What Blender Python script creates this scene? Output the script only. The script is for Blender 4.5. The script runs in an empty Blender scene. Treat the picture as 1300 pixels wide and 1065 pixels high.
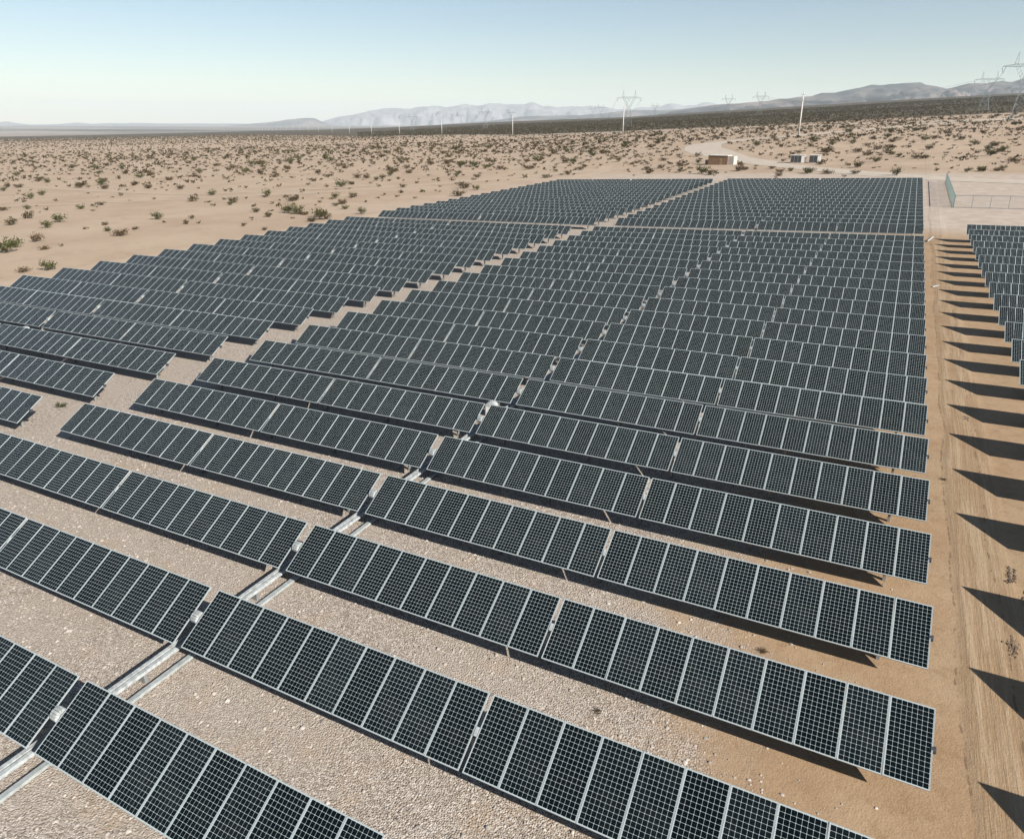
import bpy, math, random
import numpy as np
from mathutils import Vector, Matrix, noise as mnoise
PI = math.pi
R = math.radians
random.seed(7)
rng = np.random.default_rng(11)
scene = bpy.context.scene
COL = scene.collection

# ------------------------------------------------------------------ camera
CAM = Vector((-2.857, -8.068, 15.118))
YAW, PITCH, FPX = -0.48796, 0.34668, 914.24
cam = bpy.data.cameras.new('camera')
cam.sensor_fit = 'HORIZONTAL'
cam.sensor_width = 36.0
cam.lens = 36.0 * FPX / 1300.0
cam.shift_y = -45.0 / 1300.0
cam.clip_start = 0.1
cam.clip_end = 90000.0
camo = bpy.data.objects.new('camera', cam)
COL.objects.link(camo)
camo.location = CAM
camo.rotation_euler = (PI / 2 - PITCH, 0, -YAW)
scene.camera = camo

# ------------------------------------------------------------------ light
SUN = Vector((1.60, -0.52, 1.0)).normalized()          # towards the sun
SUN_EL = math.asin(SUN.z)
SUN_AZ = math.atan2(SUN.x, SUN.y)
world = bpy.data.worlds.new('World')
scene.world = world
world.use_nodes = True
wn = world.node_tree
for n in list(wn.nodes):
    wn.nodes.remove(n)
sky = wn.nodes.new('ShaderNodeTexSky')
sky.sky_type = 'NISHITA'
sky.sun_disc = False
sky.sun_elevation = SUN_EL
sky.sun_rotation = SUN_AZ
sky.altitude = 0.0
sky.air_density = 0.98
sky.dust_density = 0.15
sky.ozone_density = 1.0
bg = wn.nodes.new('ShaderNodeBackground')
bg.inputs['Strength'].default_value = 0.050
wo = wn.nodes.new('ShaderNodeOutputWorld')
wn.links.new(sky.outputs[0], bg.inputs[0])
wn.links.new(bg.outputs[0], wo.inputs[0])
sl = bpy.data.lights.new('sun', 'SUN')
sl.energy = 5.0
sl.angle = R(0.5)
sl.color = (1.0, 0.95, 0.88)
slo = bpy.data.objects.new('sun', sl)
COL.objects.link(slo)
slo.rotation_euler = SUN.to_track_quat('Z', 'Y').to_euler()
scene.view_settings.view_transform = 'Standard'
scene.view_settings.look = 'None'
scene.view_settings.exposure = 1.07
scene.view_settings.gamma = 1.0

# ------------------------------------------------------------------ helpers
def tag(o, label=None, cat=None, group=None, kind=None):
    if label: o['label'] = label
    if cat: o['category'] = cat
    if group: o['group'] = group
    if kind: o['kind'] = kind
    return o

def empty(name, loc, rz=0.0):
    o = bpy.data.objects.new(name, None)
    COL.objects.link(o)
    o.location = loc
    o.rotation_euler = (0, 0, rz)
    o.empty_display_size = 0.3
    return o

def link(name, me, parent=None, M=None):
    o = bpy.data.objects.new(name, me)
    COL.objects.link(o)
    if parent is not None: o.parent = parent
    if M is not None: o.matrix_basis = M
    return o

class MB:
    """collects shapes and links them as one mesh"""
    def __init__(s):
        s.v = []; s.f = []; s.m = []
    def face_block(s, vs, fs, mi=0):
        b = len(s.v)
        s.v += [tuple(v) for v in vs]
        for f in fs:
            s.f.append(tuple(b + i for i in f)); s.m.append(mi)
    def box(s, x0, x1, y0, y1, z0, z1, mi=0):
        s.face_block([(x0,y0,z0),(x1,y0,z0),(x1,y1,z0),(x0,y1,z0),(x0,y0,z1),(x1,y0,z1),(x1,y1,z1),(x0,y1,z1)],
            [(0,3,2,1),(4,5,6,7),(0,1,5,4),(1,2,6,5),(2,3,7,6),(3,0,4,7)], mi)
    def bar(s, a, b, r0, r1=None, n=4, mi=0, cap=True):
        a = Vector(a); b = Vector(b)
        r1 = r0 if r1 is None else r1
        d = (b - a)
        if d.length < 1e-6: return
        d.normalize()
        u = d.orthogonal().normalized(); w = d.cross(u)
        vs = []
        for c, r in ((a, r0), (b, r1)):
            for k in range(n):
                t = 2 * PI * (k + .5) / n
                vs.append(c + (u * math.cos(t) + w * math.sin(t)) * r)
        fs = [(k, (k + 1) % n, n + (k + 1) % n, n + k) for k in range(n)]
        if cap:
            fs.append(tuple(range(n - 1, -1, -1))); fs.append(tuple(range(n, 2 * n)))
        s.face_block(vs, fs, mi)
    def mesh(s, name, mats, smooth=False):
        me = bpy.data.meshes.new(name)
        me.from_pydata(s.v, [], s.f)
        for m in mats: me.materials.append(m)
        me.polygons.foreach_set('material_index', s.m)
        if smooth: me.polygons.foreach_set('use_smooth', [True] * len(s.f))
        me.update()
        return me
    def build(s, name, mats, parent=None, M=None, smooth=False):
        if not isinstance(mats, (list, tuple)): mats = [mats]
        return link(name, s.mesh(name, mats, smooth), parent, M)

def np_mesh(name, V, F, mats, mi=None, smooth=False):
    V = np.asarray(V, np.float32); F = np.asarray(F, np.int32)
    n, k = F.shape
    me = bpy.data.meshes.new(name)
    me.vertices.add(len(V)); me.vertices.foreach_set('co', V.ravel())
    me.loops.add(n * k); me.loops.foreach_set('vertex_index', F.ravel())
    me.polygons.add(n)
    me.polygons.foreach_set('loop_start', np.arange(0, n * k, k, dtype=np.int32))
    for m in mats: me.materials.append(m)
    if mi is not None: me.polygons.foreach_set('material_index', np.asarray(mi, np.int32))
    if smooth: me.polygons.foreach_set('use_smooth', np.ones(n, bool))
    me.update(calc_edges=True)
    return me

# ------------------------------------------------------------------ terrain shape (metres)
SX, SY, S = 0.0213, 0.01505, 4.6955
XK = [-92, -45, -21, 0]
YK = [-10, 10, 35, 60, 95, 125, 186]
DZ = np.array([[-.4,-.4,-.42,-.42,-.6,-.92,-1.2],[-.15,-.15,-.2,-.4,-.5,-.5,-.45],
               [-.03,-.03,-.1,-.18,-.17,-.15,-.1],[0,0,-.03,.04,.15,.15,.25]])
TUBE = 1.25
REL = [-0.6889,-0.5897,-0.3458,-0.1831,0.0001,0.1433,0.3597,0.59,0.6892]
WK = [300,600,900,1500,2500,3500,5000,8000,15000,32000]
ZT = np.array([[-7.99,-14.09,-18.82,-28.07,-42.08,-54.64,-64.93,-54.39,-42.32,-42.27],
 [-6.78,-11.13,-12.63,-19.29,-31.92,-42.16,-48.13,-43.21,-35.97,-38.03],
 [-4.38,-6.43,-6.53,-10.64,-16.82,-19.35,-32.66,-40.3,-34.9,-41.96],
 [-2.89,-2.91,-3.05,-8.25,-8.46,-4.95,-22.3,-29.2,-33.03,-44.18],
 [-1.4,-0.58,1.73,5.24,14.42,24.96,16.13,1.26,-10.87,-40.33],
 [0.39,4.69,9.58,15.34,28.76,42.64,35.17,8.54,-11.73,-42.16],
 [3.66,12.83,19.51,33.26,60.91,90.24,97.14,31.02,-13.11,-45.11],
 [5.41,17.98,30.64,56.69,102.14,146.52,167.91,68.67,-14.86,-48.83],
 [6.58,20.25,35.73,65.12,117.29,168.01,195.94,83.58,-15.78,-50.8]])
LW = np.log(WK)

def tube_z(x, y):
    r = [np.interp(y, YK, DZ[i]) for i in range(4)]
    x = np.asarray(x, float); y = np.asarray(y, float)
    xc = np.clip(x, -92, 0)
    out = np.where(xc < -45, r[0] + (r[1] - r[0]) * (xc + 92) / 47,
          np.where(xc < -21, r[1] + (r[2] - r[1]) * (xc + 45) / 24, r[2] + (r[3] - r[2]) * (xc + 21) / 21))
    return SX * x + SY * y + out

def polar(x, y):
    dx = np.asarray(x, float) - CAM.x; dy = np.asarray(y, float) - CAM.y
    rl = (np.arctan2(dx, dy) - YAW + PI) % (2 * PI) - PI
    rc = np.clip(rl, REL[0], REL[-1])
    return rl, rc, np.maximum(np.hypot(dx, dy) * np.cos(rc), 1.0)

def ground_z(x, y):
    rl, rc, w = polar(x, y)
    t = np.clip((w - 200) / 130, 0, 1); t = t * t * (3 - 2 * t)
    wc = np.clip(w, 300, 32000)
    cols = np.stack([np.interp(rc, REL, ZT[:, j]) for j in range(len(WK))], -1)
    lw = np.log(wc)
    j = np.clip(np.searchsorted(LW, lw) - 1, 0, len(WK) - 2)
    f = (lw - LW[j]) / (LW[j + 1] - LW[j])
    a = np.take_along_axis(cols, np.expand_dims(j, -1), -1)[..., 0]
    b = np.take_along_axis(cols, np.expand_dims(j + 1, -1), -1)[..., 0]
    far = a + (b - a) * f
    return (tube_z(x, y) - TUBE) * (1 - t) + far * t

def gz(x, y): return float(ground_z(np.array([x]), np.array([y]))[0])
def tz(x, y): return float(tube_z(np.array([x]), np.array([y]))[()] if np.ndim(tube_z(x, y)) == 0 else tube_z(np.array([x]), np.array([y]))[0])

# ------------------------------------------------------------------ materials
ALB = 0.88
def newmat(name):
    m = bpy.data.materials.new(name); m.use_nodes = True
    nt = m.node_tree
    b = nt.nodes['Principled BSDF']
    return m, nt, b

def simple(name, col, rough=0.6, metal=0.0, noise=0.0, scale=6.0, bump=0.0):
    col = tuple(c * ALB for c in col)
    m, nt, b = newmat(name)
    b.inputs['Base Color'].default_value = (*col, 1)
    b.inputs['Roughness'].default_value = rough
    b.inputs['Metallic'].default_value = metal
    if noise or bump:
        tc = nt.nodes.new('ShaderNodeTexCoord')
        n = nt.nodes.new('ShaderNodeTexNoise'); n.inputs['Scale'].default_value = scale
        n.inputs['Detail'].default_value = 6
        nt.links.new(tc.outputs['Object'], n.inputs['Vector'])
        if noise:
            r = nt.nodes.new('ShaderNodeValToRGB')
            r.color_ramp.elements[0].position = 0.3; r.color_ramp.elements[1].position = 0.7
            r.color_ramp.elements[0].color = (*[c * (1 - noise) for c in col], 1)
            r.color_ramp.elements[1].color = (*[min(1, c * (1 + noise)) for c in col], 1)
            nt.links.new(n.outputs['Fac'], r.inputs[0]); nt.links.new(r.outputs[0], b.inputs['Base Color'])
        if bump:
            bp = nt.nodes.new('ShaderNodeBump'); bp.inputs['Strength'].default_value = bump
            nt.links.new(n.outputs['Fac'], bp.inputs['Height']); nt.links.new(bp.outputs[0], b.inputs['Normal'])
    return m

class NT:
    """tiny node-building helper"""
    def __init__(s, nt): s.nt = nt
    def _in(s, sock, v):
        if isinstance(v, bpy.types.NodeSocket): s.nt.links.new(v, sock)
        else: sock.default_value = v
    def math(s, op, a, b=0.0, c=None, clamp=False):
        n = s.nt.nodes.new('ShaderNodeMath'); n.operation = op; n.use_clamp = clamp
        s._in(n.inputs[0], a); s._in(n.inputs[1], b)
        if c is not None: s._in(n.inputs[2], c)
        return n.outputs[0]
    def mix(s, f, a, b):
        n = s.nt.nodes.new('ShaderNodeMix'); n.data_type = 'RGBA'
        s._in(n.inputs[0], f)
        for i, v in ((6, a), (7, b)):
            if isinstance(v, tuple): v = (*[c * ALB for c in v[:3]], 1)
            s._in(n.inputs[i], v)
        return n.outputs[2]
    def noise(s, vec, scale, detail=4, rough=0.5):
        n = s.nt.nodes.new('ShaderNodeTexNoise'); s._in(n.inputs['Vector'], vec)
        n.inputs['Scale'].default_value = scale; n.inputs['Detail'].default_value = detail
        n.inputs['Roughness'].default_value = rough
        return n.outputs['Fac']
    def voro(s, vec, scale, feature='F1', out='Distance'):
        n = s.nt.nodes.new('ShaderNodeTexVoronoi'); n.feature = feature; s._in(n.inputs['Vector'], vec)
        n.inputs['Scale'].default_value = scale
        return n.outputs[out]
    def ramp(s, v, a, b):                      # smooth step a..b -> 0..1
        n = s.nt.nodes.new('ShaderNodeMapRange'); n.interpolation_type = 'SMOOTHSTEP'
        s._in(n.inputs['Value'], v); n.inputs['From Min'].default_value = a; n.inputs['From Max'].default_value = b
        return n.outputs['Result']
    def mapping(s, vec, scale):
        n = s.nt.nodes.new('ShaderNodeMapping'); s._in(n.inputs['Vector'], vec); n.inputs['Scale'].default_value = scale
        return n.outputs[0]

def ground_material():
    m, nt, b = newmat('desert_ground')
    T = NT(nt)
    tc = nt.nodes.new('ShaderNodeTexCoord'); P = tc.outputs['Object']
    sp = nt.nodes.new('ShaderNodeSeparateXYZ'); nt.links.new(P, sp.inputs[0])
    x, y = sp.outputs[0], sp.outputs[1]
    big = T.noise(P, 0.06, 5, 0.6); mid = T.noise(P, 0.5, 6, 0.6); fine = T.noise(P, 5.0, 5, 0.65)
    huge = T.noise(P, 0.011, 5, 0.6)
    # desert sand
    sand = T.mix(T.ramp(big, .3, .7), (0.345,0.255,0.180), (0.405,0.312,0.228))
    sand = T.mix(T.math('MULTIPLY', T.ramp(huge, .48, .66), .5), sand, (0.395,0.309,0.221))
    sand = T.mix(T.math('MULTIPLY', T.ramp(T.noise(P, .17, 8, .7), .50, .64), .30), sand, (.27,.185,.125))
    sand = T.mix(T.math('MULTIPLY', T.ramp(mid, .55, .75), .35), sand, (0.228,0.158,0.101))
    # graded gravel among the rows
    st = T.voro(P, 19.0, 'F1', 'Color'); sb = nt.nodes.new('ShaderNodeSeparateColor'); nt.links.new(st, sb.inputs[0])
    grav = T.mix(T.ramp(sb.outputs[0], .05, .95), (.235,.190,.150), (.500,.440,.380))
    soft = T.mix(T.ramp(T.noise(P, 11.0, 7, .75), .36, .62), (.285,.235,.185), (.460,.398,.335))
    grav = T.mix(T.math('MULTIPLY', T.ramp(T.noise(P, .22, 6, .62), .47, .60), .6), grav, soft)
    grav = T.mix(T.math('MULTIPLY', T.ramp(mid, .52, .76), .55), grav, (.385,.290,.200))
    grav = T.mix(T.math('MULTIPLY', T.ramp(T.noise(P, .9, 7, .7), .60, .74), .5), grav, (.50,.45,.40))
    # orange lane soil
    soil = T.mix(T.ramp(mid, .3, .7), (0.300,0.198,0.115), (0.355,0.250,0.155))
    soil = T.mix(T.math('MULTIPLY', T.ramp(big, .5, .62), .5), soil, (0.300,0.221,0.135))
    f2 = T.noise(P, 16.0, 6, .75); m2 = T.noise(P, 1.6, 7, .7)
    soil = T.mix(T.math('MULTIPLY', T.ramp(m2, .50, .66), .45), soil, (.225,.140,.075))
    soil = T.mix(T.math('MULTIPLY', T.ramp(f2, .54, .70), .45), soil, (.40,.29,.19))
    soil = T.mix(T.math('MULTIPLY', T.ramp(f2, .46, .30), .5), soil, (.18,.115,.065))
    # wheel tracks running along the lane
    st2 = T.noise(T.mapping(P, (2.6, .11, 1)), 1.0, 7, 0.72)
    wob = T.math('MULTIPLY', T.math('SUBTRACT', big, .5), 1.6)
    xl = T.math('ADD', x, wob)
    lane = T.math('MULTIPLY', T.ramp(xl, .95, 1.35), T.math('SUBTRACT', 1.0, T.ramp(xl, 2.6, 3.3)))
    track = T.math('MULTIPLY', lane, T.ramp(st2, .38, .62))
    soil = T.mix(T.math('MULTIPLY', track, .6), soil, (0.360,0.270,0.175))
    soil = T.mix(T.math('MULTIPLY', T.math('MULTIPLY', lane, T.ramp(st2, .56, .50)), .3), soil, (0.204,0.127,0.065))
    rut = T.math('MULTIPLY', T.math('LESS_THAN', T.math('ABSOLUTE', T.math('SUBTRACT', T.math('ADD', xl, T.math('MULTIPLY', T.math('SUBTRACT', mid, .5), .30)), .98)), .035), T.ramp(m2, .44, .54))
    rut2 = T.math('MULTIPLY', T.math('LESS_THAN', T.math('ABSOLUTE', T.math('SUBTRACT', T.math('ADD', xl, T.math('MULTIPLY', T.math('SUBTRACT', mid, .5), .24)), 2.45)), .03), T.ramp(m2, .50, .58))
    soil = T.mix(T.math('MULTIPLY', T.math('MAXIMUM', rut, rut2), .65), soil, (.14,.09,.055))
    xn = T.math('ADD', x, T.math('MULTIPLY', T.math('SUBTRACT', mid, .5), 9.0))
    gm = T.math('MULTIPLY', T.math('SUBTRACT', 1.0, T.ramp(xn, -9.5, -3.5)), T.ramp(x, -100, -95))
    gm = T.math('MULTIPLY', gm, T.math('SUBTRACT', 1.0, T.ramp(y, 196, 206)))
    sm = T.math('MULTIPLY', T.ramp(x, -45, -40), T.math('SUBTRACT', 1.0, T.ramp(T.math('ADD', y, T.math('MULTIPLY', mid, 14)), 108, 124)))
    col = T.mix(sm, sand, soil)
    col = T.mix(gm, col, grav)
    # graded pale yard beyond
    yard = T.math('MULTIPLY', T.math('MULTIPLY', T.ramp(x, -120, -70), T.ramp(y, 108, 120)), T.math('SUBTRACT', 1.0, T.ramp(y, 218, 232)))
    pale = T.mix(T.ramp(mid, .35, .7), (.375,.305,.245), (.455,.385,.325))
    col = T.mix(T.math('MULTIPLY', T.math('MULTIPLY', yard, T.math('SUBTRACT', 1.0, gm)), .95), col, pale)
    # far plain under dense brush
    at = nt.nodes.new('ShaderNodeAttribute'); at.attribute_name = 'veg'
    spk = T.noise(T.mapping(P, (1, 1, .2)), .045, 8, .75)
    band = T.noise(T.mapping(P, (.00025, .0011, 0)), 1.0, 6, .65)
    brush = T.mix(T.ramp(spk, .42, .62), (.050,.042,.024), (.120,.088,.056))
    valley = T.mix(T.ramp(band, .40, .60), (.070,.078,.070), (.33,.28,.235))
    asep = nt.nodes.new('ShaderNodeSeparateColor'); nt.links.new(at.outputs['Color'], asep.inputs[0])
    col = T.mix(asep.outputs[0], col, brush)
    col = T.mix(asep.outputs[1], col, valley)
    # small pebbles and grain
    vd = T.voro(P, 19.0); vd2 = T.voro(P, 3.1)
    col = T.mix(T.math('MULTIPLY', T.math('MULTIPLY', T.ramp(vd2, .12, .05), T.ramp(big, .45, .6)), .35), col, (0.182,0.125,0.080))
    nt.links.new(col, b.inputs['Base Color'])
    b.inputs['Roughness'].default_value = 0.95
    b.inputs['Specular IOR Level'].default_value = 0.15
    h = T.math('ADD', T.math('MULTIPLY', T.math('SUBTRACT', .5, vd), T.math('ADD', T.math('MULTIPLY', gm, .034), .006)),
               T.math('ADD', T.math('MULTIPLY', mid, .03), T.math('ADD', T.math('MULTIPLY', fine, .022), T.math('MULTIPLY', T.math('MULTIPLY', lane, st2), .07))))
    bp = nt.nodes.new('ShaderNodeBump'); bp.inputs['Strength'].default_value = 0.8; bp.inputs['Distance'].default_value = 1.0
    nt.links.new(h, bp.inputs['Height']); nt.links.new(bp.outputs[0], b.inputs['Normal'])
    return m

def road_material(name, c1, c2):
    m, nt, b = newmat(name); T = NT(nt)
    tc = nt.nodes.new('ShaderNodeTexCoord'); P = tc.outputs['Object']
    col = T.mix(T.ramp(T.noise(P, .35, 6, .65), .3, .7), c1, c2)
    col = T.mix(T.math('MULTIPLY', T.ramp(T.noise(P, .05, 4, .6), .5, .7), .4), col, (.36,.28,.21))
    nt.links.new(col, b.inputs['Base Color'])
    b.inputs['Roughness'].default_value = .95
    return m

def glass_material():
    m, nt, b = newmat('solar_cells'); T = NT(nt)
    uv = nt.nodes.new('ShaderNodeUVMap'); uv.uv_map = 'UVMap'
    sp = nt.nodes.new('ShaderNodeSeparateXYZ'); nt.links.new(uv.outputs[0], sp.inputs[0])
    def edge(v, n, lo, hi):
        t = T.math('MULTIPLY', T.math('DIVIDE', T.math('SUBTRACT', v, lo), hi - lo), float(n))
        d = T.math('SUBTRACT', .5, T.math('ABSOLUTE', T.math('SUBTRACT', T.math('FRACT', t), .5)))
        return d
    u, v = sp.outputs[0], sp.outputs[1]
    lo, hi = .014, .986
    du = edge(u, 8, lo, hi); dv = edge(v, 16, .008, .992)
    line = T.math('MAXIMUM', T.math('LESS_THAN', du, .021), T.math('LESS_THAN', dv, .021))
    dia = T.math('LESS_THAN', T.math('ADD', du, dv), .125)
    line = T.math('MAXIMUM', line, dia)
    out = T.math('MAXIMUM', T.math('MAXIMUM', T.math('LESS_THAN', u, lo), T.math('GREATER_THAN', u, hi)),
                 T.math('MAXIMUM', T.math('LESS_THAN', v, .008), T.math('GREATER_THAN', v, .992)))
    line = T.math('MAXIMUM', line, out)
    oi = nt.nodes.new('ShaderNodeObjectInfo')
    cell = T.mix(oi.outputs['Random'], (.0012,.0034,.0042), (.0030,.0066,.0084))
    tc = nt.nodes.new('ShaderNodeTexCoord')
    dust = T.noise(tc.outputs['Object'], 1.3, 5, .6)
    cell = T.mix(T.math('MULTIPLY', T.ramp(dust, .35, .75), T.math('ADD', .006, T.math('MULTIPLY', oi.outputs['Random'], .03))), cell, (.30,.27,.22))
    col = T.mix(line, cell, (.37,.42,.415))
    nt.links.new(col, b.inputs['Base Color'])
    b.inputs['Roughness'].default_value = 0.16
    b.inputs['IOR'].default_value = 1.33
    b.inputs['Specular IOR Level'].default_value = 0.45
    rr = T.math('ADD', T.math('ADD', .04, T.math('MULTIPLY', oi.outputs['Random'], .10)), T.math('MULTIPLY', dust, .10))
    nt.links.new(rr, b.inputs['Roughness'])
    return m

def leaf_material(name, c1, c2):
    m, nt, b = newmat(name); T = NT(nt)
    g = nt.nodes.new('ShaderNodeNewGeometry')
    oi = nt.nodes.new('ShaderNodeObjectInfo')
    tc = nt.nodes.new('ShaderNodeTexCoord')
    n = T.noise(tc.outputs['Object'], 1.7, 3)
    f = T.math('ADD', T.math('MULTIPLY', g.outputs['Random Per Island'], .6), T.math('MULTIPLY', n, .5))
    col = T.mix(T.ramp(f, .15, .95), c1, c2)
    nt.links.new(col, b.inputs['Base Color'])
    b.inputs['Roughness'].default_value = .8
    b.inputs['Specular IOR Level'].default_value = .2
    return m

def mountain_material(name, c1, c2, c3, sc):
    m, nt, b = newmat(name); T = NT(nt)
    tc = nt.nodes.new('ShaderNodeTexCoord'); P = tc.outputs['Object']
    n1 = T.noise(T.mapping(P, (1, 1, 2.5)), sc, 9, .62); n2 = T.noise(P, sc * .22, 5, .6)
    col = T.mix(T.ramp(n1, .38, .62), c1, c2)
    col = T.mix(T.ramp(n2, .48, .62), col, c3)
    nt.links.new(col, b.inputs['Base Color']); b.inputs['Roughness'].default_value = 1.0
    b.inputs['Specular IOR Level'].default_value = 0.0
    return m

M_ground = ground_material()
M_road = road_material('pale_dirt_road', (0.380,0.316,0.248),(0.456,0.390,0.315))
M_track = road_material('faint_dirt_track', (0.357,0.265,0.181),(0.410,0.316,0.228))
M_glass = glass_material()
M_frame = simple('anodised_frame', (.36,.40,.41), .42, .15)
M_back = simple('panel_back', (.12,.125,.13), .6)
M_steel = simple('galvanised_steel', (.25,.26,.26), .5, .3, .15, 3)
M_white = simple('white_painted_steel', (.35,.37,.365), .5, 0, .32, 7)
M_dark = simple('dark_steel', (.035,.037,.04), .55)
M_pole = simple('pale_pole', (.50,.47,.43), .7, 0, .1, 1)
M_tower = simple('tower_steel', (.17,.20,.21), .6, .2)
M_leaf = [leaf_material('creosote_leaf', (.024,.019,.007), (.080,.060,.024)),
          leaf_material('brown_leaf', (.040,.026,.011), (.105,.070,.034)),
          leaf_material('green_leaf', (.020,.028,.007), (.080,.085,.025))]
M_stem = simple('shrub_stem', (.12,.085,.06), .9)
M_stone = simple('gravel_stone', (.38,.335,.29), .9, 0, .45, 3.0)
M_block = simple('tan_block_wall', (.24,.15,.085), .9, 0, .12, 2.5, .2)
M_pale = simple('pale_wall', (.60,.58,.54), .8, 0, .06, 2)
M_wire = simple('fence_wire', (.20,.28,.25), .5, .3)
M_cond = simple('conductor', (.30,.33,.34), .6, .2)
M_tray = simple('cable_tray', (.32,.345,.34), .55, .1, .22, 5)
M_orange = simple('orange_conduit', (.55,.25,.06), .6)

# ------------------------------------------------------------------ terrain sheet
def veg_masks(x, y):
    rl, rc, w = polar(x, y)
    wl = np.interp(rc, [-.69,-.59,-.35,-.18,0,.14,.36,.59,.69], [2450,2400,2150,1400,880,760,700,770,800])
    v = np.clip((w - wl) / (wl * .02) , 0, 1)
    val = np.clip((w - 3500) / 400, 0, 1)
    return v, val

th = np.concatenate([np.linspace(-48, 52, 201), np.linspace(52, 312, 66)[1:-1]])
th = np.radians(th) + YAW
rr = np.concatenate([[0.0], np.geomspace(0.6, 30500, 330)])
TH, RR = np.meshgrid(th, rr)
X = CAM.x + RR * np.sin(TH); Y = CAM.y + RR * np.cos(TH)
Z = ground_z(X, Y)
nr, ntn = X.shape
V = np.stack([X.ravel(), Y.ravel(), Z.ravel()], -1)
i = np.arange(nr - 1)[:, None] * ntn; j = np.arange(ntn)[None, :]; j2 = (j + 1) % ntn
F = np.stack([(i + j), (i + ntn + j), (i + ntn + j2), (i + j2)], -1).reshape(-1, 4)[:, ::-1]
me = np_mesh('desert_ground', V, F, [M_ground], smooth=True)
v, val = veg_masks(V[:, 0], V[:, 1])
ca = me.color_attributes.new('veg', 'FLOAT_COLOR', 'POINT')
ca.data.foreach_set('color', np.stack([v * (1 - val), val, v * 0, v * 0 + 1], -1).astype(np.float32).ravel())
g = link('desert_ground', me)
tag(g, 'tan desert ground with gravel between the solar rows and a sandy lane', 'ground', kind='structure')

def smooth_line(pts, step):
    pts = [Vector((*p, 0)) if len(p) == 2 else Vector(p) for p in pts]
    P = [pts[0]] + pts + [pts[-1]]
    out = []
    for a, b, c, d in zip(P, P[1:], P[2:], P[3:]):
        n = max(2, int((c - b).length / step))
        for k in range(n):
            t = k / n
            out.append(.5 * ((2 * b) + (c - a) * t + (2 * a - 5 * b + 4 * c - d) * t * t + (3 * b - a - 3 * c + d) * t ** 3))
    out.append(pts[-1])
    return out

def road(name, pts, widths, lift, mat, label, step=5.0):
    L = smooth_line([(p[0], p[1], w) for p, w in zip(pts, widths)], step)
    rows = []
    nacross = 5
    for k, c in enumerate(L):
        d = (L[min(k + 1, len(L) - 1)] - L[max(k - 1, 0)]); d.z = 0; d.normalize()
        nrm = Vector((-d.y, d.x, 0)); w = c.z
        wl = 1 + .16 * mnoise.noise(Vector((k * .31, 1.7, 0))); wr = 1 + .16 * mnoise.noise(Vector((k * .27, 9.7, 0)))
        for q in range(nacross):
            t = q / (nacross - 1) - .5
            t *= wl if t < 0 else wr
            rows.append((c.x + nrm.x * w * t, c.y + nrm.y * w * t))
    A = np.array(rows); Zr = ground_z(A[:, 0], A[:, 1]) + lift
    n = len(L)
    F = [(a * nacross + b, a * nacross + b + 1, (a + 1) * nacross + b + 1, (a + 1) * nacross + b) for a in range(n - 1) for b in range(nacross - 1)]
    me = np_mesh(name, np.c_[A, Zr], F, [mat], smooth=True)
    o = link(name, me)
    tag(o, label, 'road', kind='structure')
    return [(c.x, c.y, c.z) for c in L]

ROADS = []
ROADS.append(road('access_road', [(120,150),(75,172),(45,188),(20.7,199),(5,206),(-9.4,220.4),(-27.9,241),(-46,262.4),(-65,296),(-80,325),(-93,358),(-99,395),(-88,428),(-66,455),(-49,492),(-31,532),(4,621),(37,687),(90,760),(160,850)],
    [10,10,10,10,10,10,10,11,14,17,18,16,13,11,9,9,9,9,9,9], .05, M_road, 'pale dirt road curving away beyond the solar field'))
ROADS.append(road('dirt_road', [(300,830),(160,770),(72.8,735),(15.9,697),(-39,667),(-86,650),(-167,676),(-249,705),(-364,768),(-514,860),(-809,1080),(-1100,1330)],
    [13]*12, .10, M_road, 'straight pale dirt road along the power poles', 12))
ROADS.append(road('dirt_track', [(-78,262),(-97,246),(-112,222),(-124,198),(-136,178),(-147,156),(-165,136),(-186,115),(-206,97),(-240,70)],
    [4,5,5,5,5,5,4,4,4,4], .04, M_track, 'faint dirt track crossing the open desert left of the array'))
ROADS.append(road('dirt_track', [(-105,260),(-97,235),(-97,205),(-97,150),(-97,100),(-97,50),(-97,0)],
    [5]*7, .03, M_track, 'faint smooth dirt track along the left edge of the array'))
ROADS.append(road('dirt_track', [(-400,150),(-305,150),(-234,141),(-192,138),(-175,146),(-160,160),(-150,175)],
    [4]*7, .05, M_track, 'faint pale dirt track far out in the left desert'))

# ------------------------------------------------------------------ solar rows
ORD = ['', 'first','second','third','fourth','fifth','sixth','seventh','eighth','ninth','tenth','eleventh','twelfth','thirteenth',
       'fourteenth','fifteenth','sixteenth','seventeenth','eighteenth','nineteenth','twentieth','twenty-first','twenty-second','twenty-third']
PW, PH = 1.052, 2.067
TILT = 0.5406

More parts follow.
